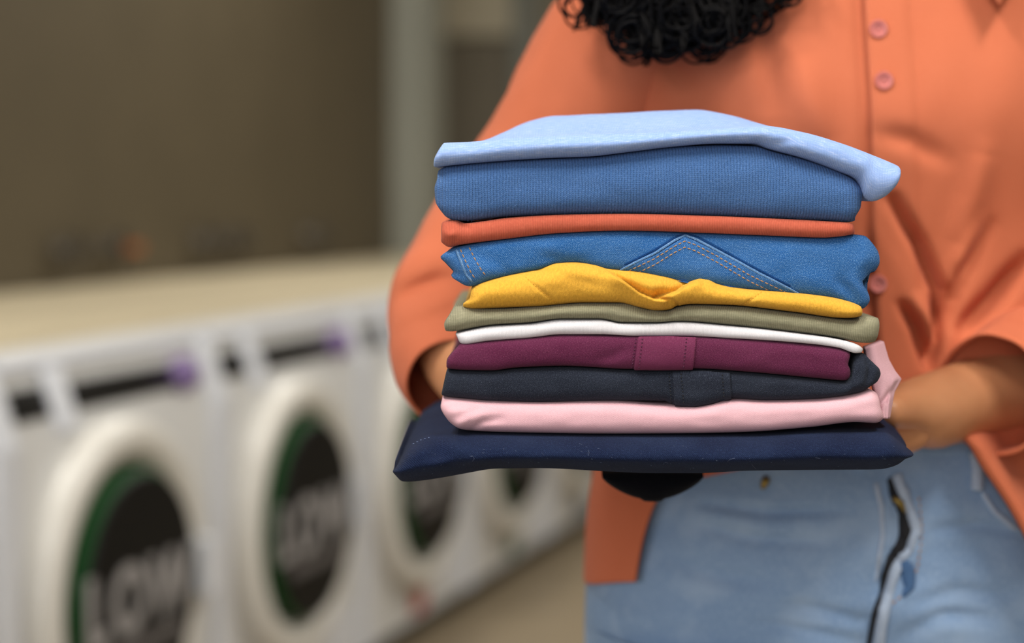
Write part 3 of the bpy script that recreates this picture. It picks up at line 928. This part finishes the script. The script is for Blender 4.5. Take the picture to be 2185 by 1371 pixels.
def skin_body():
    V, E, R = [], [], []

    def v(p, rx, ry=None, pa=None):
        V.append(tuple(p)); R.append((rx, ry or rx))
        if pa is not None: E.append((pa, len(V) - 1))
        return len(V) - 1
    pel = v((XC, YC, .94), .12, .085)
    sp = v((XC, YC, 1.06), .105, .08, pel); ch = v((XC, YC, 1.19), .115, .085, sp); uc = v((XC, YC, 1.30), .08, .06, ch)
    nk = v((XC - .005, YC - .005, 1.395), .05, None, uc); nk2 = v((XC - .012, YC - .025, 1.45), .048, None, nk)
    jw = v((XC - .018, YC - .045, 1.495), .062, .066, nk2); hd = v((XC - .018, YC - .035, 1.555), .078, .088, jw); tp = v((XC - .018, YC - .025, 1.61), .066, .075, hd)
    # viewer-left arm
    def arm(sh, el, fm, wr, hand, thumb, pr=.026, pt=.014, tr=.013):
        a = v(sh, .040, None, uc); m = v((Vector(sh) + Vector(el)) / 2, .042, None, a); e = v(el, .038, None, m)
        f = v(fm, .034, .032, e); w_ = v(wr, .027, .022, f)
        P = Vector(hand[0]); tip = Vector(hand[1]); side = Vector(hand[2])
        palm = v(P, pr, pt, w_)
        fw = (tip - P)
        for k, (off, ln) in enumerate(((-.030, .88), (-.010, 1.0), (.010, .95), (.030, .75))):
            kn = P + fw * .32 + side * off
            a1 = v(kn, .0115, .0100, palm)
            a2 = v(kn + fw * .26 * ln + side * off * .12, .0088, None, a1)
            a3 = v(kn + fw * .46 * ln + side * off * .12 + Vector((0, 0, .002)), .0082, None, a2)
            v(kn + fw * .64 * ln + side * off * .1 + Vector((0, 0, .005)), .0070, None, a3)
        t = [Vector(q) for q in thumb]
        b1 = v(t[0], tr, None, w_); b2 = v(t[1], tr * .85, None, b1); v(t[2], .0085, None, b2)
    arm((.105, YC, 1.325), W(965, 668, 1.50), W(990, 770, 1.425), (.004, 1.365, .987),
        ((.036, 1.352, .979), (.17, 1.33, .981), (.16, .98, 0)), ((.022, 1.325, .979), (.045, 1.305, .981), (.068, 1.292, .981)))
    arm((.42, YC, 1.325), (.445, 1.50, 1.02), W(2085, 846, 1.43), W(1968, 880, 1.372),
        ((.250, 1.352, .982), (.11, 1.325, .981), (-.16, .98, 0)), (W(1946, 868, 1.345), W(1915, 874, 1.318), W(1890, 880, 1.292)), .032, .020, .017)
    for s in (-1, 1):
        h = v((XC + s * .095, YC, .86), .085, None, pel); k = v((XC + s * .1, YC - .01, .47), .052, None, h)
        an = v((XC + s * .1, YC + .02, .09), .034, None, k); v((XC + s * .11, YC - .13, .03), .028, None, an)
    me = bpy.data.meshes.new('person'); me.from_pydata(V, E, [])
    o = bpy.data.objects.new('person', me); COL.objects.link(o)
    o.modifiers.new('skin', 'SKIN'); sub = o.modifiers.new('sub', 'SUBSURF'); sub.levels = 2; sub.render_levels = 2
    for i, sv in enumerate(me.skin_vertices[0].data):
        sv.radius = R[i]; sv.use_root = (i == 0)
    dg = bpy.context.evaluated_depsgraph_get()
    m2 = bpy.data.meshes.new_from_object(o.evaluated_get(dg)); bpy.data.objects.remove(o)
    m2.polygons.foreach_set('use_smooth', [True] * len(m2.polygons)); m2.materials.clear(); m2.materials.append(M_SKIN); m2.name = 'person'
    o = bpy.data.objects.new('person', m2); COL.objects.link(o)
    return o


PERSON = skin_body()
tag(PERSON, 'person in an orange shirt and blue jeans holding the stack of folded clothes', 'person')


def tube_loft(name, pts, rad, m, parent, inner=.05, th=.003, nseg=48, folds=(), seed=0, amp=.004, squash=1.0, drop=None):
    """cloth tube along a path, its mouth at the end turned in"""
    P = [Vector(p) for p in pts]
    # Catmull-Rom resample
    Q, Rr = [], []
    n = len(P)
    for i in range(n - 1):
        p0, p1, p2, p3 = P[max(i - 1, 0)], P[i], P[i + 1], P[min(i + 2, n - 1)]
        for s in range(12):
            t = s / 12
            Q.append(.5 * ((2 * p1) + (p2 - p0) * t + (2 * p0 - 5 * p1 + 4 * p2 - p3) * t * t + (3 * p1 - p0 - 3 * p2 + p3) * t ** 3))
            tt = t * t * (3 - 2 * t); Rr.append(rad[i] * (1 - tt) + rad[i + 1] * tt)
    Q.append(P[-1]); Rr.append(rad[-1])
    vs, fs, uv = [], [], []
    up = Vector((0, -1, 0))
    rings = []
    acc = 0
    for i, q in enumerate(Q):
        t = (Q[min(i + 1, len(Q) - 1)] - Q[max(i - 1, 0)]).normalized()
        s1 = t.cross(up).normalized(); s2 = s1.cross(t).normalized()
        rings.append((q, s1, s2, Rr[i], t))
    back = [(q, s1, s2, r - th, t) for (q, s1, s2, r, t) in rings[::-1][:max(3, int(inner / .012))]]
    allr = rings + [(rings[-1][0] + rings[-1][4] * .002, rings[-1][1], rings[-1][2], rings[-1][3] - th * .5, rings[-1][4])] + back
    for i, (q, s1, s2, r, t) in enumerate(allr):
        if i: acc += (q - allr[i - 1][0]).length
        for k in range(nseg):
            a = 2 * PI * k / nseg
            d = s1 * math.cos(a) + s2 * math.sin(a) * squash
            p = q + d * r
            if drop and math.cos(a) < 0:
                ii = i if i < len(rings) else len(rings) - 1 - (i - len(rings))
                p = p + s1 * math.cos(a) * drop * smooth(.55, 1, ii / (len(rings) - 1))
            nn = noise.noise(Vector((p.x * 16, p.y * 16, p.z * 16 + seed))) + .5 * noise.noise(Vector((p.x * 40 + seed, p.y * 40, p.z * 40)))
            p = p + d * nn * amp
            for (line, am, wd) in folds:
                x, y = PX(p); dd, tt = seg_dist(x, y, line)
                if dd < 3 * wd and p.y < q.y: p = p + Vector((0, am, 0)) * math.exp(-(dd / wd) ** 2) * math.sin(PI * (.03 + .94 * tt)) ** .5
            vs.append(p); uv.append((a * r, acc))
    L = len(allr)
    for i in range(L - 1):
        for k in range(nseg):
            k2 = (k + 1) % nseg
            fs.append((i * nseg + k, i * nseg + k2, (i + 1) * nseg + k2, (i + 1) * nseg + k))
    return mesh_obj(name, vs, fs, m, parent, uvs=uv)


# shirt body -------------------------------------------------------------
aS = pchip([(.84, .207), (.90, .205), (.96, .194), (1.02, .182), (1.10, .175), (1.2, .182), (1.28, .180), (1.33, .165), (1.37, .12), (1.40, .075)])
bS = pchip([(.84, .150), (.90, .145), (.96, .132), (1.02, .122), (1.10, .120), (1.2, .130), (1.28, .118), (1.33, .098), (1.37, .075), (1.40, .062)])
POW = 2.35


def sup(a, b, phi, p=POW):
    c, s = math.cos(phi), math.sin(phi)
    return (a * math.copysign(abs(c) ** (2 / p), c), b * math.copysign(abs(s) ** (2 / p), s))


def phi_of_x(a, x, p=POW):
    """angle on the front half (-pi..0) whose x is given"""
    c = min(max(x / a, -.999), .999)
    c = math.copysign(abs(c) ** (p / 2), c)
    return -math.acos(c)


SF = [([(1905, 425), (1960, 520), (2005, 620), (2000, 720), (1985, 780)], .013, 13), ([(1925, 650), (1955, 700), (1975, 770)], .010, 11),
      ([(2110, 480), (2050, 590), (2015, 690)], .007, 18), ([(2185, 560), (2120, 640), (2060, 700)], .012, 20),
      ([(1880, 285), (1940, 300), (2010, 340)], .0028, 24), ([(2040, 520), (2075, 420), (2095, 330)], -.004, 30), ([(1960, 640), (1985, 700), (1990, 740)], -.006, 14),
      ([(1480, 190), (1420, 130), (1390, 60)], .004, 28), ([(1250, 60), (1290, 160), (1330, 250)], .005, 26), ([(1650, 250), (1640, 150), (1620, 60)], .003, 30),
      ([(2030, 640), (2050, 560), (2100, 480)], -.005, 22), ([(1700, 120), (1720, 200), (1760, 300)], -.003, 40)]
NZ, NP = 230, 270
ZH, ZT = .874, 1.405
vs, fs, uv = [], [], []
eL = pchip([(.84, 1352), (.874, 1362), (.925, 1400), (.938, 1440), (.950, 1560), (.962, 1700), (.985, 1830), (1.02, 1900), (1.05, 1908), (1.2, 1898), (1.29, 1880), (1.41, 1862)])
eR = pchip([(.84, 2290), (.89, 2205), (.93, 2135), (.958, 2075), (.978, 2035), (1.0, 1945), (1.02, 1885), (1.05, 1866), (1.2, 1852), (1.29, 1838), (1.41, 1822)])
for i in range(NZ + 1):
    z = ZH + (ZT - ZH) * i / NZ
    a, b = aS(z), bS(z)
    yf = YC - b
    xl = (eL(z) - CX) / F * (yf + .01) - XC; xr = (eR(z) - CX) / F * (yf + .01) - XC
    pl = phi_of_x(a, xl); pr = phi_of_x(a, xr)
    # from the viewer-left edge round the back to the viewer-right edge
    p0 = pl; p1 = pr - 2 * PI
    for layer in (0, 1):
        for j in range(NP + 1):
            jj = j if layer == 0 else NP - j
            q_ = jj / NP                           # most columns lie on the front
            if q_ < .42: ph = p0 + (-PI - p0) * q_ / .42
            elif q_ < .58: ph = -PI - PI * (q_ - .42) / .16
            else: ph = -2 * PI + (p1 + 2 * PI) * (q_ - .58) / .42
            x, y = sup(a - layer * .003, b - layer * .003, ph)
            p = Vector((XC + x, YC + y, z))
            if y < 0:
                fx, fy = PX(p)
                # bust and loose drape
                p.y -= .012 * math.exp(-((x - .085) / .06) ** 2 - ((z - 1.215) / .06) ** 2) + .012 * math.exp(-((x + .085) / .06) ** 2 - ((z - 1.215) / .06) ** 2)
                for (line, am, wd) in SF:
                    dd, tt = seg_dist(fx, fy, line)
                    if dd < 3 * wd: p.y += 1.9 * am * math.exp(-(dd / wd) ** 2) * math.sin(PI * (.04 + .92 * tt)) ** .5
                p.y -= .0022 * noise.noise(Vector((x * 18, z * 9, 3))) + .0012 * noise.noise(Vector((x * 40, z * 22, 9)))
                if z > 1.0 and jj < NP * .3: p.y += .0035 * smooth(1.0, 1.03, z) * smooth(xr - .012, xr - .002, x)
                if z > 1.0 and jj > NP * .7:
                    dxp = x - xr
                    p.y -= .0022 * smooth(-.004, .0, dxp) * smooth(.032, .029, dxp)      # the placket is a second layer
            if z < 1.01 and jj > NP * .6 and y < 0:
                dx_ = x - xr
                p.y += smooth(1.01, .97, z) * (-.030 * math.exp(-((dx_ - .006) / .016) ** 2) + .012 * math.exp(-((dx_ - .058) / .028) ** 2))
            if z < 1.02:
                fl = smooth(1.02, .86, z)
                rr = 1 + .006 * fl * (1 + noise.noise(Vector((ph * 2.2, z * 4, 1))))
                p.x = XC + (p.x - XC) * rr; p.y = YC + (p.y - YC) * rr
            p.z -= .024 * smooth(.0, 1.0, 1 + min(0, y) / b) * smooth(.96, .875, z)
            vs.append(p); uv.append((ph * .18, z))
m_ = 2 * (NP + 1)
for i in range(NZ):
    for j in range(m_):
        k = (j + 1) % m_
        fs.append((i * m_ + j, i * m_ + k, (i + 1) * m_ + k, (i + 1) * m_ + j))
for j in range(NP):                                       # hem
    fs.append((j, j + 1, m_ - 2 - j, m_ - 1 - j))
SH = mesh_obj('shirt', vs, fs, M_SHIRT, PERSON, uvs=uv)
SH['label'] = 'orange button-up shirt'
tube_loft('sleeve', [(.190, 1.53, 1.318), (.098, 1.525, 1.262), (.030, 1.515, 1.158), (-.034, 1.495, 1.076), (-.044, 1.462, 1.036), (-.036, 1.425, 1.012)],
          [.050, .069, .064, .054, .046, .0415], M_SHIRT, SH, seed=2, amp=.0035,
          folds=[([(850, 640), (890, 615), (950, 590)], .010, 18), ([(905, 420), (960, 400), (1000, 350)], .004, 22), ([(840, 690), (890, 665), (960, 640)], -.004, 14)])
tube_loft('sleeve', [(.335, 1.53, 1.318), (.425, 1.53, 1.27), (.465, 1.525, 1.16), (.458, 1.515, 1.06), (.412, 1.470, 1.026), (.335, 1.388, 1.008)],
          [.050, .070, .066, .062, .055, .0435], M_SHIRT, SH, seed=5, amp=.004, inner=.09,
          folds=[([(2110, 640), (2150, 625), (2200, 630)], .010, 12), ([(2060, 700), (2110, 670), (2185, 690)], .006, 14)])
# collar wings either side of the neck
for s in (-1, 1):
    c = []
    f = []
    for i in range(13):
        t = i / 12
        ang = -PI / 2 + s * (.12 + t * (PI - .15))
        x, y = .072 * math.cos(ang), .066 * math.sin(ang)
        q3 = (1 - t) ** 3
        fall = .055 * (1 - t * .35) + .070 * q3
        out = 1.0 + .55 * (1 - t * .3)
        c += [(XC + x, YC - .005 + y, 1.405), (XC + x * 1.12, YC - .005 + y * 1.12, 1.418), (XC + x * out + s * (.02 * (1 - t) + .046 * q3), YC - .01 + y * out - .030 * q3, 1.405 - fall),
              (XC + x * out + s * (.02 * (1 - t) + .046 * q3), YC - .007 + y * out - .030 * q3, 1.403 - fall)]
    for i in range(12):
        for j in range(4):
            k = (j + 1) % 4
            f.append((i * 4 + j, i * 4 + k, (i + 1) * 4 + k, (i + 1) * 4 + j))
    f.append((0, 1, 2, 3)); f.append((48, 49, 50, 51))
    mesh_obj('collar', c, f, M_SHIRT, SH, uvs=[(p[0], p[2]) for p in c])
# the shirt surface, for buttons
shb = BVHTree.FromPolygons([tuple(v) for v in vs], fs)
for (px, py) in ((1873, 62), (1885, 172), (1872, 605), (1880, 790)):
    d = (W(px, py, 1.0) - Vector((0, 0, H))).normalized()
    loc, nor, _, _ = shb.ray_cast(Vector((0, 0, H)), d)
    if loc is None: continue
    bo = lathe('button', [(.0007, -.0012), (.0035, -.0012), (.0042, -.0024), (.0060, -.0026), (.0066, -.0014), (.0062, .0002)], M_BUTTON, SH, 28)
    bo.location = loc + Vector((0, -.0008, 0))

# jeans -------------------------------------------------------------------
aJ = pchip([(.74, .20), (.80, .206), (.86, .204), (.92, .192), (.97, .176), (1.03, .165)])
bJ = pchip([(.74, .125), (.80, .130), (.86, .128), (.92, .122), (.97, .112), (1.03, .106)])
FLY = [(1893, 1010), (1908, 1050), (1926, 1090), (1935, 1130), (1925, 1165), (1895, 1200), (1882, 1250), (1866, 1300), (1855, 1380)]
JF = [(FLY, .009, 11), ([(x + 26, y) for x, y in FLY], -.004, 10), ([(x - 26, y) for x, y in FLY], -.003, 12),
      ([(1500, 1120), (1600, 1150), (1760, 1160)], .005, 16), ([(1430, 1190), (1530, 1230), (1640, 1240)], .005, 22), ([(1500, 1075), (1640, 1095), (1800, 1090)], .005, 12),
      ([(1700, 1290), (1780, 1310), (1850, 1330)], .005, 14), ([(1990, 1130), (2090, 1120), (2180, 1140)], .004, 14), ([(1950, 1290), (2040, 1260), (2150, 1270)], .004, 18),
      ([(1620, 1330), (1740, 1350), (1840, 1371)], .004, 14), ([(1930, 1360), (2010, 1310), (2120, 1320)], .005, 16), ([(1330, 1330), (1420, 1310), (1500, 1320)], -.003, 30)]
vs, fs, uv = [], [], []
NZ2, NP2 = 140, 220
for i in range(NZ2 + 1):
    z = .76 + (1.0 - .76) * i / NZ2
    a, b = aJ(z), bJ(z)
    for j in range(NP2):
        ph = 2 * PI * j / NP2
        x, y = sup(a, b, ph, 2.3)
        p = Vector((XC + x, YC + y, z))
        if y < 0:
            p.y += .035 * math.exp(-(x / .03) ** 2) * smooth(.86, .77, z)
            fx, fy = PX(p)
            for (line, am, wd) in JF:
                dd, tt = seg_dist(fx, fy, line)
                if dd < 3 * wd: p.y += am * math.exp(-(dd / wd) ** 2) * math.sin(PI * (.06 + .9 * tt)) ** .5
            p.y -= .003 * noise.noise(Vector((x * 14, z * 34, 5))) + .0012 * noise.noise(Vector((x * 40, z * 60, 2)))
            if z > .962: p.y -= .0025
        vs.append(p); uv.append((ph * .17, z))
for i in range(NZ2):
    for j in range(NP2):
        k = (j + 1) % NP2
        fs.append((i * NP2 + j, i * NP2 + k, (i + 1) * NP2 + k, (i + 1) * NP2 + j))
nb = len(vs)
jbv = BVHTree.FromPolygons([tuple(v) for v in vs], fs)
for s in (-1, 1):                                       # trouser legs
    b0 = len(vs)
    LZ = [(.82, .1035, .128), (.76, .101, .124), (.68, .093, .106), (.5, .072, .078), (.3, .066, .074), (.08, .062, .072)]
    for (z, ra, rb) in LZ:
        for k in range(40):
            an = 2 * PI * k / 40
            vs.append(Vector((XC + s * .102 + ra * math.cos(an), YC + rb * math.sin(an), z))); uv.append((an * .1, z))
    for i in range(len(LZ) - 1):
        for k in range(40):
            k2 = (k + 1) % 40
            fs.append((b0 + i * 40 + k, b0 + i * 40 + k2, b0 + (i + 1) * 40 + k2, b0 + (i + 1) * 40 + k))
JN = mesh_obj('jeans', vs, fs, M_JEANS, PERSON, uvs=uv)
JN['label'] = 'washed light blue jeans with the fly gaping'


class JG: pass


jg = JG(); jg.o = JN; jg.bvh = jbv
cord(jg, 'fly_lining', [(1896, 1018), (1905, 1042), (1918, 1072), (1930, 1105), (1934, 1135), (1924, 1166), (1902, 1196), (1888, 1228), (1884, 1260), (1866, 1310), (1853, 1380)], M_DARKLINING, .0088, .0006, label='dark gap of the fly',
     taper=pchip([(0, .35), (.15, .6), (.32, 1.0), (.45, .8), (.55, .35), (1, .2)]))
cord(jg, 'fly_facing', [(1918, 1180), (1935, 1215), (1940, 1250), (1925, 1275)], fabric('unfaded_denim', (84, 118, 164), 'twill', (120, 150, 190), .0013), .0055, .0003, label='unfaded blue fly facing', taper=pchip([(0, .5), (.5, 1), (1, .3)]))
cord(jg, 'zip', [(1908, 1060), (1918, 1085), (1928, 1112)], M_BRASS, .0030, .005, label='brass zip teeth')
cord(jg, 'fly_edge', [(x + 20, y) for x, y in FLY], M_JEANSPALE, .0042, .001, label='pale worn fly edge')
cord(jg, 'fly_edge', [(1868, 1030), (1880, 1080), (1884, 1140), (1876, 1190), (1866, 1240)], M_JEANSPALE, .0018, .0006, label='pale worn fly edge')
stitches(jg, 'stitching', [(1960, 1060), (1968, 1130), (1958, 1210), (1935, 1260), (1890, 1300), (1868, 1360)], M_THREAD, 9, 5, .0008, .0004, 'tan stitching')
cord(jg, 'belt_loop', [(2078, 960), (2084, 1000), (2082, 1050)], M_JEANSPALE, .0050, .002)
cord(jg, 'pocket_edge', [(2095, 1050), (2120, 1090), (2170, 1130)], M_JEANSPALE, .002, .001)
cord(jg, 'waist_button', [(1625, 1027), (1636, 1030), (1642, 1034)], M_BRASS, .005, .003, label='brass rivet')

# face -------------------------------------------------------------------
hx, hy, hz = XC - .018, YC - .035, 1.545
for s in (-1, 1):
    bm = bmesh.new(); bmesh.ops.create_uvsphere(bm, u_segments=16, v_segments=10, radius=.012)
    e = bm_obj('eye', bm, plain('eye_white', (230, 225, 220), .3), PERSON); e.location = (hx + s * .03, hy - .070, hz + .006)
    bm = bmesh.new(); bmesh.ops.create_uvsphere(bm, u_segments=14, v_segments=8, radius=.0065)
    e2 = bm_obj('iris', bm, M_HAIR, e); e2.location = (0, -.0068, 0)
bm = bmesh.new(); bmesh.ops.create_cone(bm, cap_ends=True, segments=16, radius1=.017, radius2=.006, depth=.045)
nz = bm_obj('nose', bm, M_SKIN, PERSON, bevel=.003); nz.location = (hx, hy - .084, hz - .012); nz.rotation_euler = (.35, 0, 0)
bm = bmesh.new(); bmesh.ops.create_uvsphere(bm, u_segments=20, v_segments=10, radius=.022)
bmesh.ops.scale(bm, vec=(1, .35, .32), verts=bm.verts)
mo = bm_obj('mouth', bm, plain('lips', (150, 78, 68), .5), PERSON); mo.location = (hx, hy - .075, hz - .048)

# hair -------------------------------------------------------------------
vs, fs = [], []
low = pchip([(1185, 0), (1215, 45), (1255, 58), (1320, 66), (1360, 92), (1392, 132), (1430, 98), (1480, 104), (1540, 92), (1575, 84), (1610, 40), (1660, 10), (1705, 14), (1760, -40)])


def ringlet(root, end, turns, rad, thick, ph, hook=False):
    pts = []
    n = int(14 * turns)
    mid = (root + end) / 2 + Vector((random.uniform(-.02, .02), -.03 + random.uniform(-.01, .01), .02))
    for i in range(n + 1):
        t = i / n
        c = root * (1 - t) ** 2 + mid * 2 * t * (1 - t) + end * t * t
        r = rad * (.3 + .7 * t) * (1 if t < .93 else .7)
        a = ph + 2 * PI * turns * t
        pts.append(c + Vector((math.cos(a) * r, math.sin(a) * r, 0.6 * r * math.sin(a + 1.2))))
    if hook:
        e = pts[-1]; sg = random.choice((-1, 1)); hr = random.uniform(.006, .013); a0 = random.uniform(-.5, .5)
        for i in range(1, 15):
            a = a0 + 5.2 * i / 14
            pts.append(e + Vector((sg * hr * (math.cos(a) - math.cos(a0)), .3 * hr * math.sin(a), -hr * (math.sin(a) - math.sin(a0)))))
    hair_tube(pts, thick, 4)


HC = Vector((hx, hy + .03, hz + .03))


def scalp(u, v_):
    th = u * 2 * PI
    return HC + Vector((.088 * math.cos(th) * math.sin(v_), .098 * math.sin(th) * math.sin(v_), .095 * math.cos(v_)))


for k in range(230):                                  # locks over the viewer-left shoulder and chest, each a few parallel curls
    px = random.triangular(1200, 1712, 1460)
    Ye = random.uniform(1.365, 1.47)
    py = low(px) - (34 if k % 2 == 0 else 4) - abs(random.gauss(0, 36))
    root = scalp(random.uniform(.36, .72), random.uniform(.35, 1.5))
    tu, ra, ph = random.uniform(3.2, 5.5), random.uniform(.008, .016), random.uniform(0, 6.28)
    for q in range(5):
        ringlet(root + Vector((random.gauss(0, .003), random.gauss(0, .003), 0)), W(px + random.gauss(0, 5), py + random.gauss(0, 5), Ye), tu, ra * random.uniform(.85, 1.1), random.uniform(.0009, .0015), ph + random.gauss(0, .18), k % 2 == 0)
for k in range(240):                                  # the rest, round the back and the other side
    th = random.uniform(-.25, PI + .4)
    root = scalp(th / (2 * PI), random.uniform(.1, 1.5))
    end = HC + Vector((.15 * math.cos(th) + random.gauss(0, .012), .13 * math.sin(th) + .02 + random.gauss(0, .012), -.16 + random.gauss(0, .05)))
    ringlet(root, end, random.uniform(4, 7), random.uniform(.007, .012), random.uniform(.0014, .0022), random.uniform(0, 6.28))
ha = mesh_obj('hair', vs, fs, M_HAIR, PERSON, fix=False)
ha['label'] = 'dark curly hair'; ha['kind'] = 'stuff'
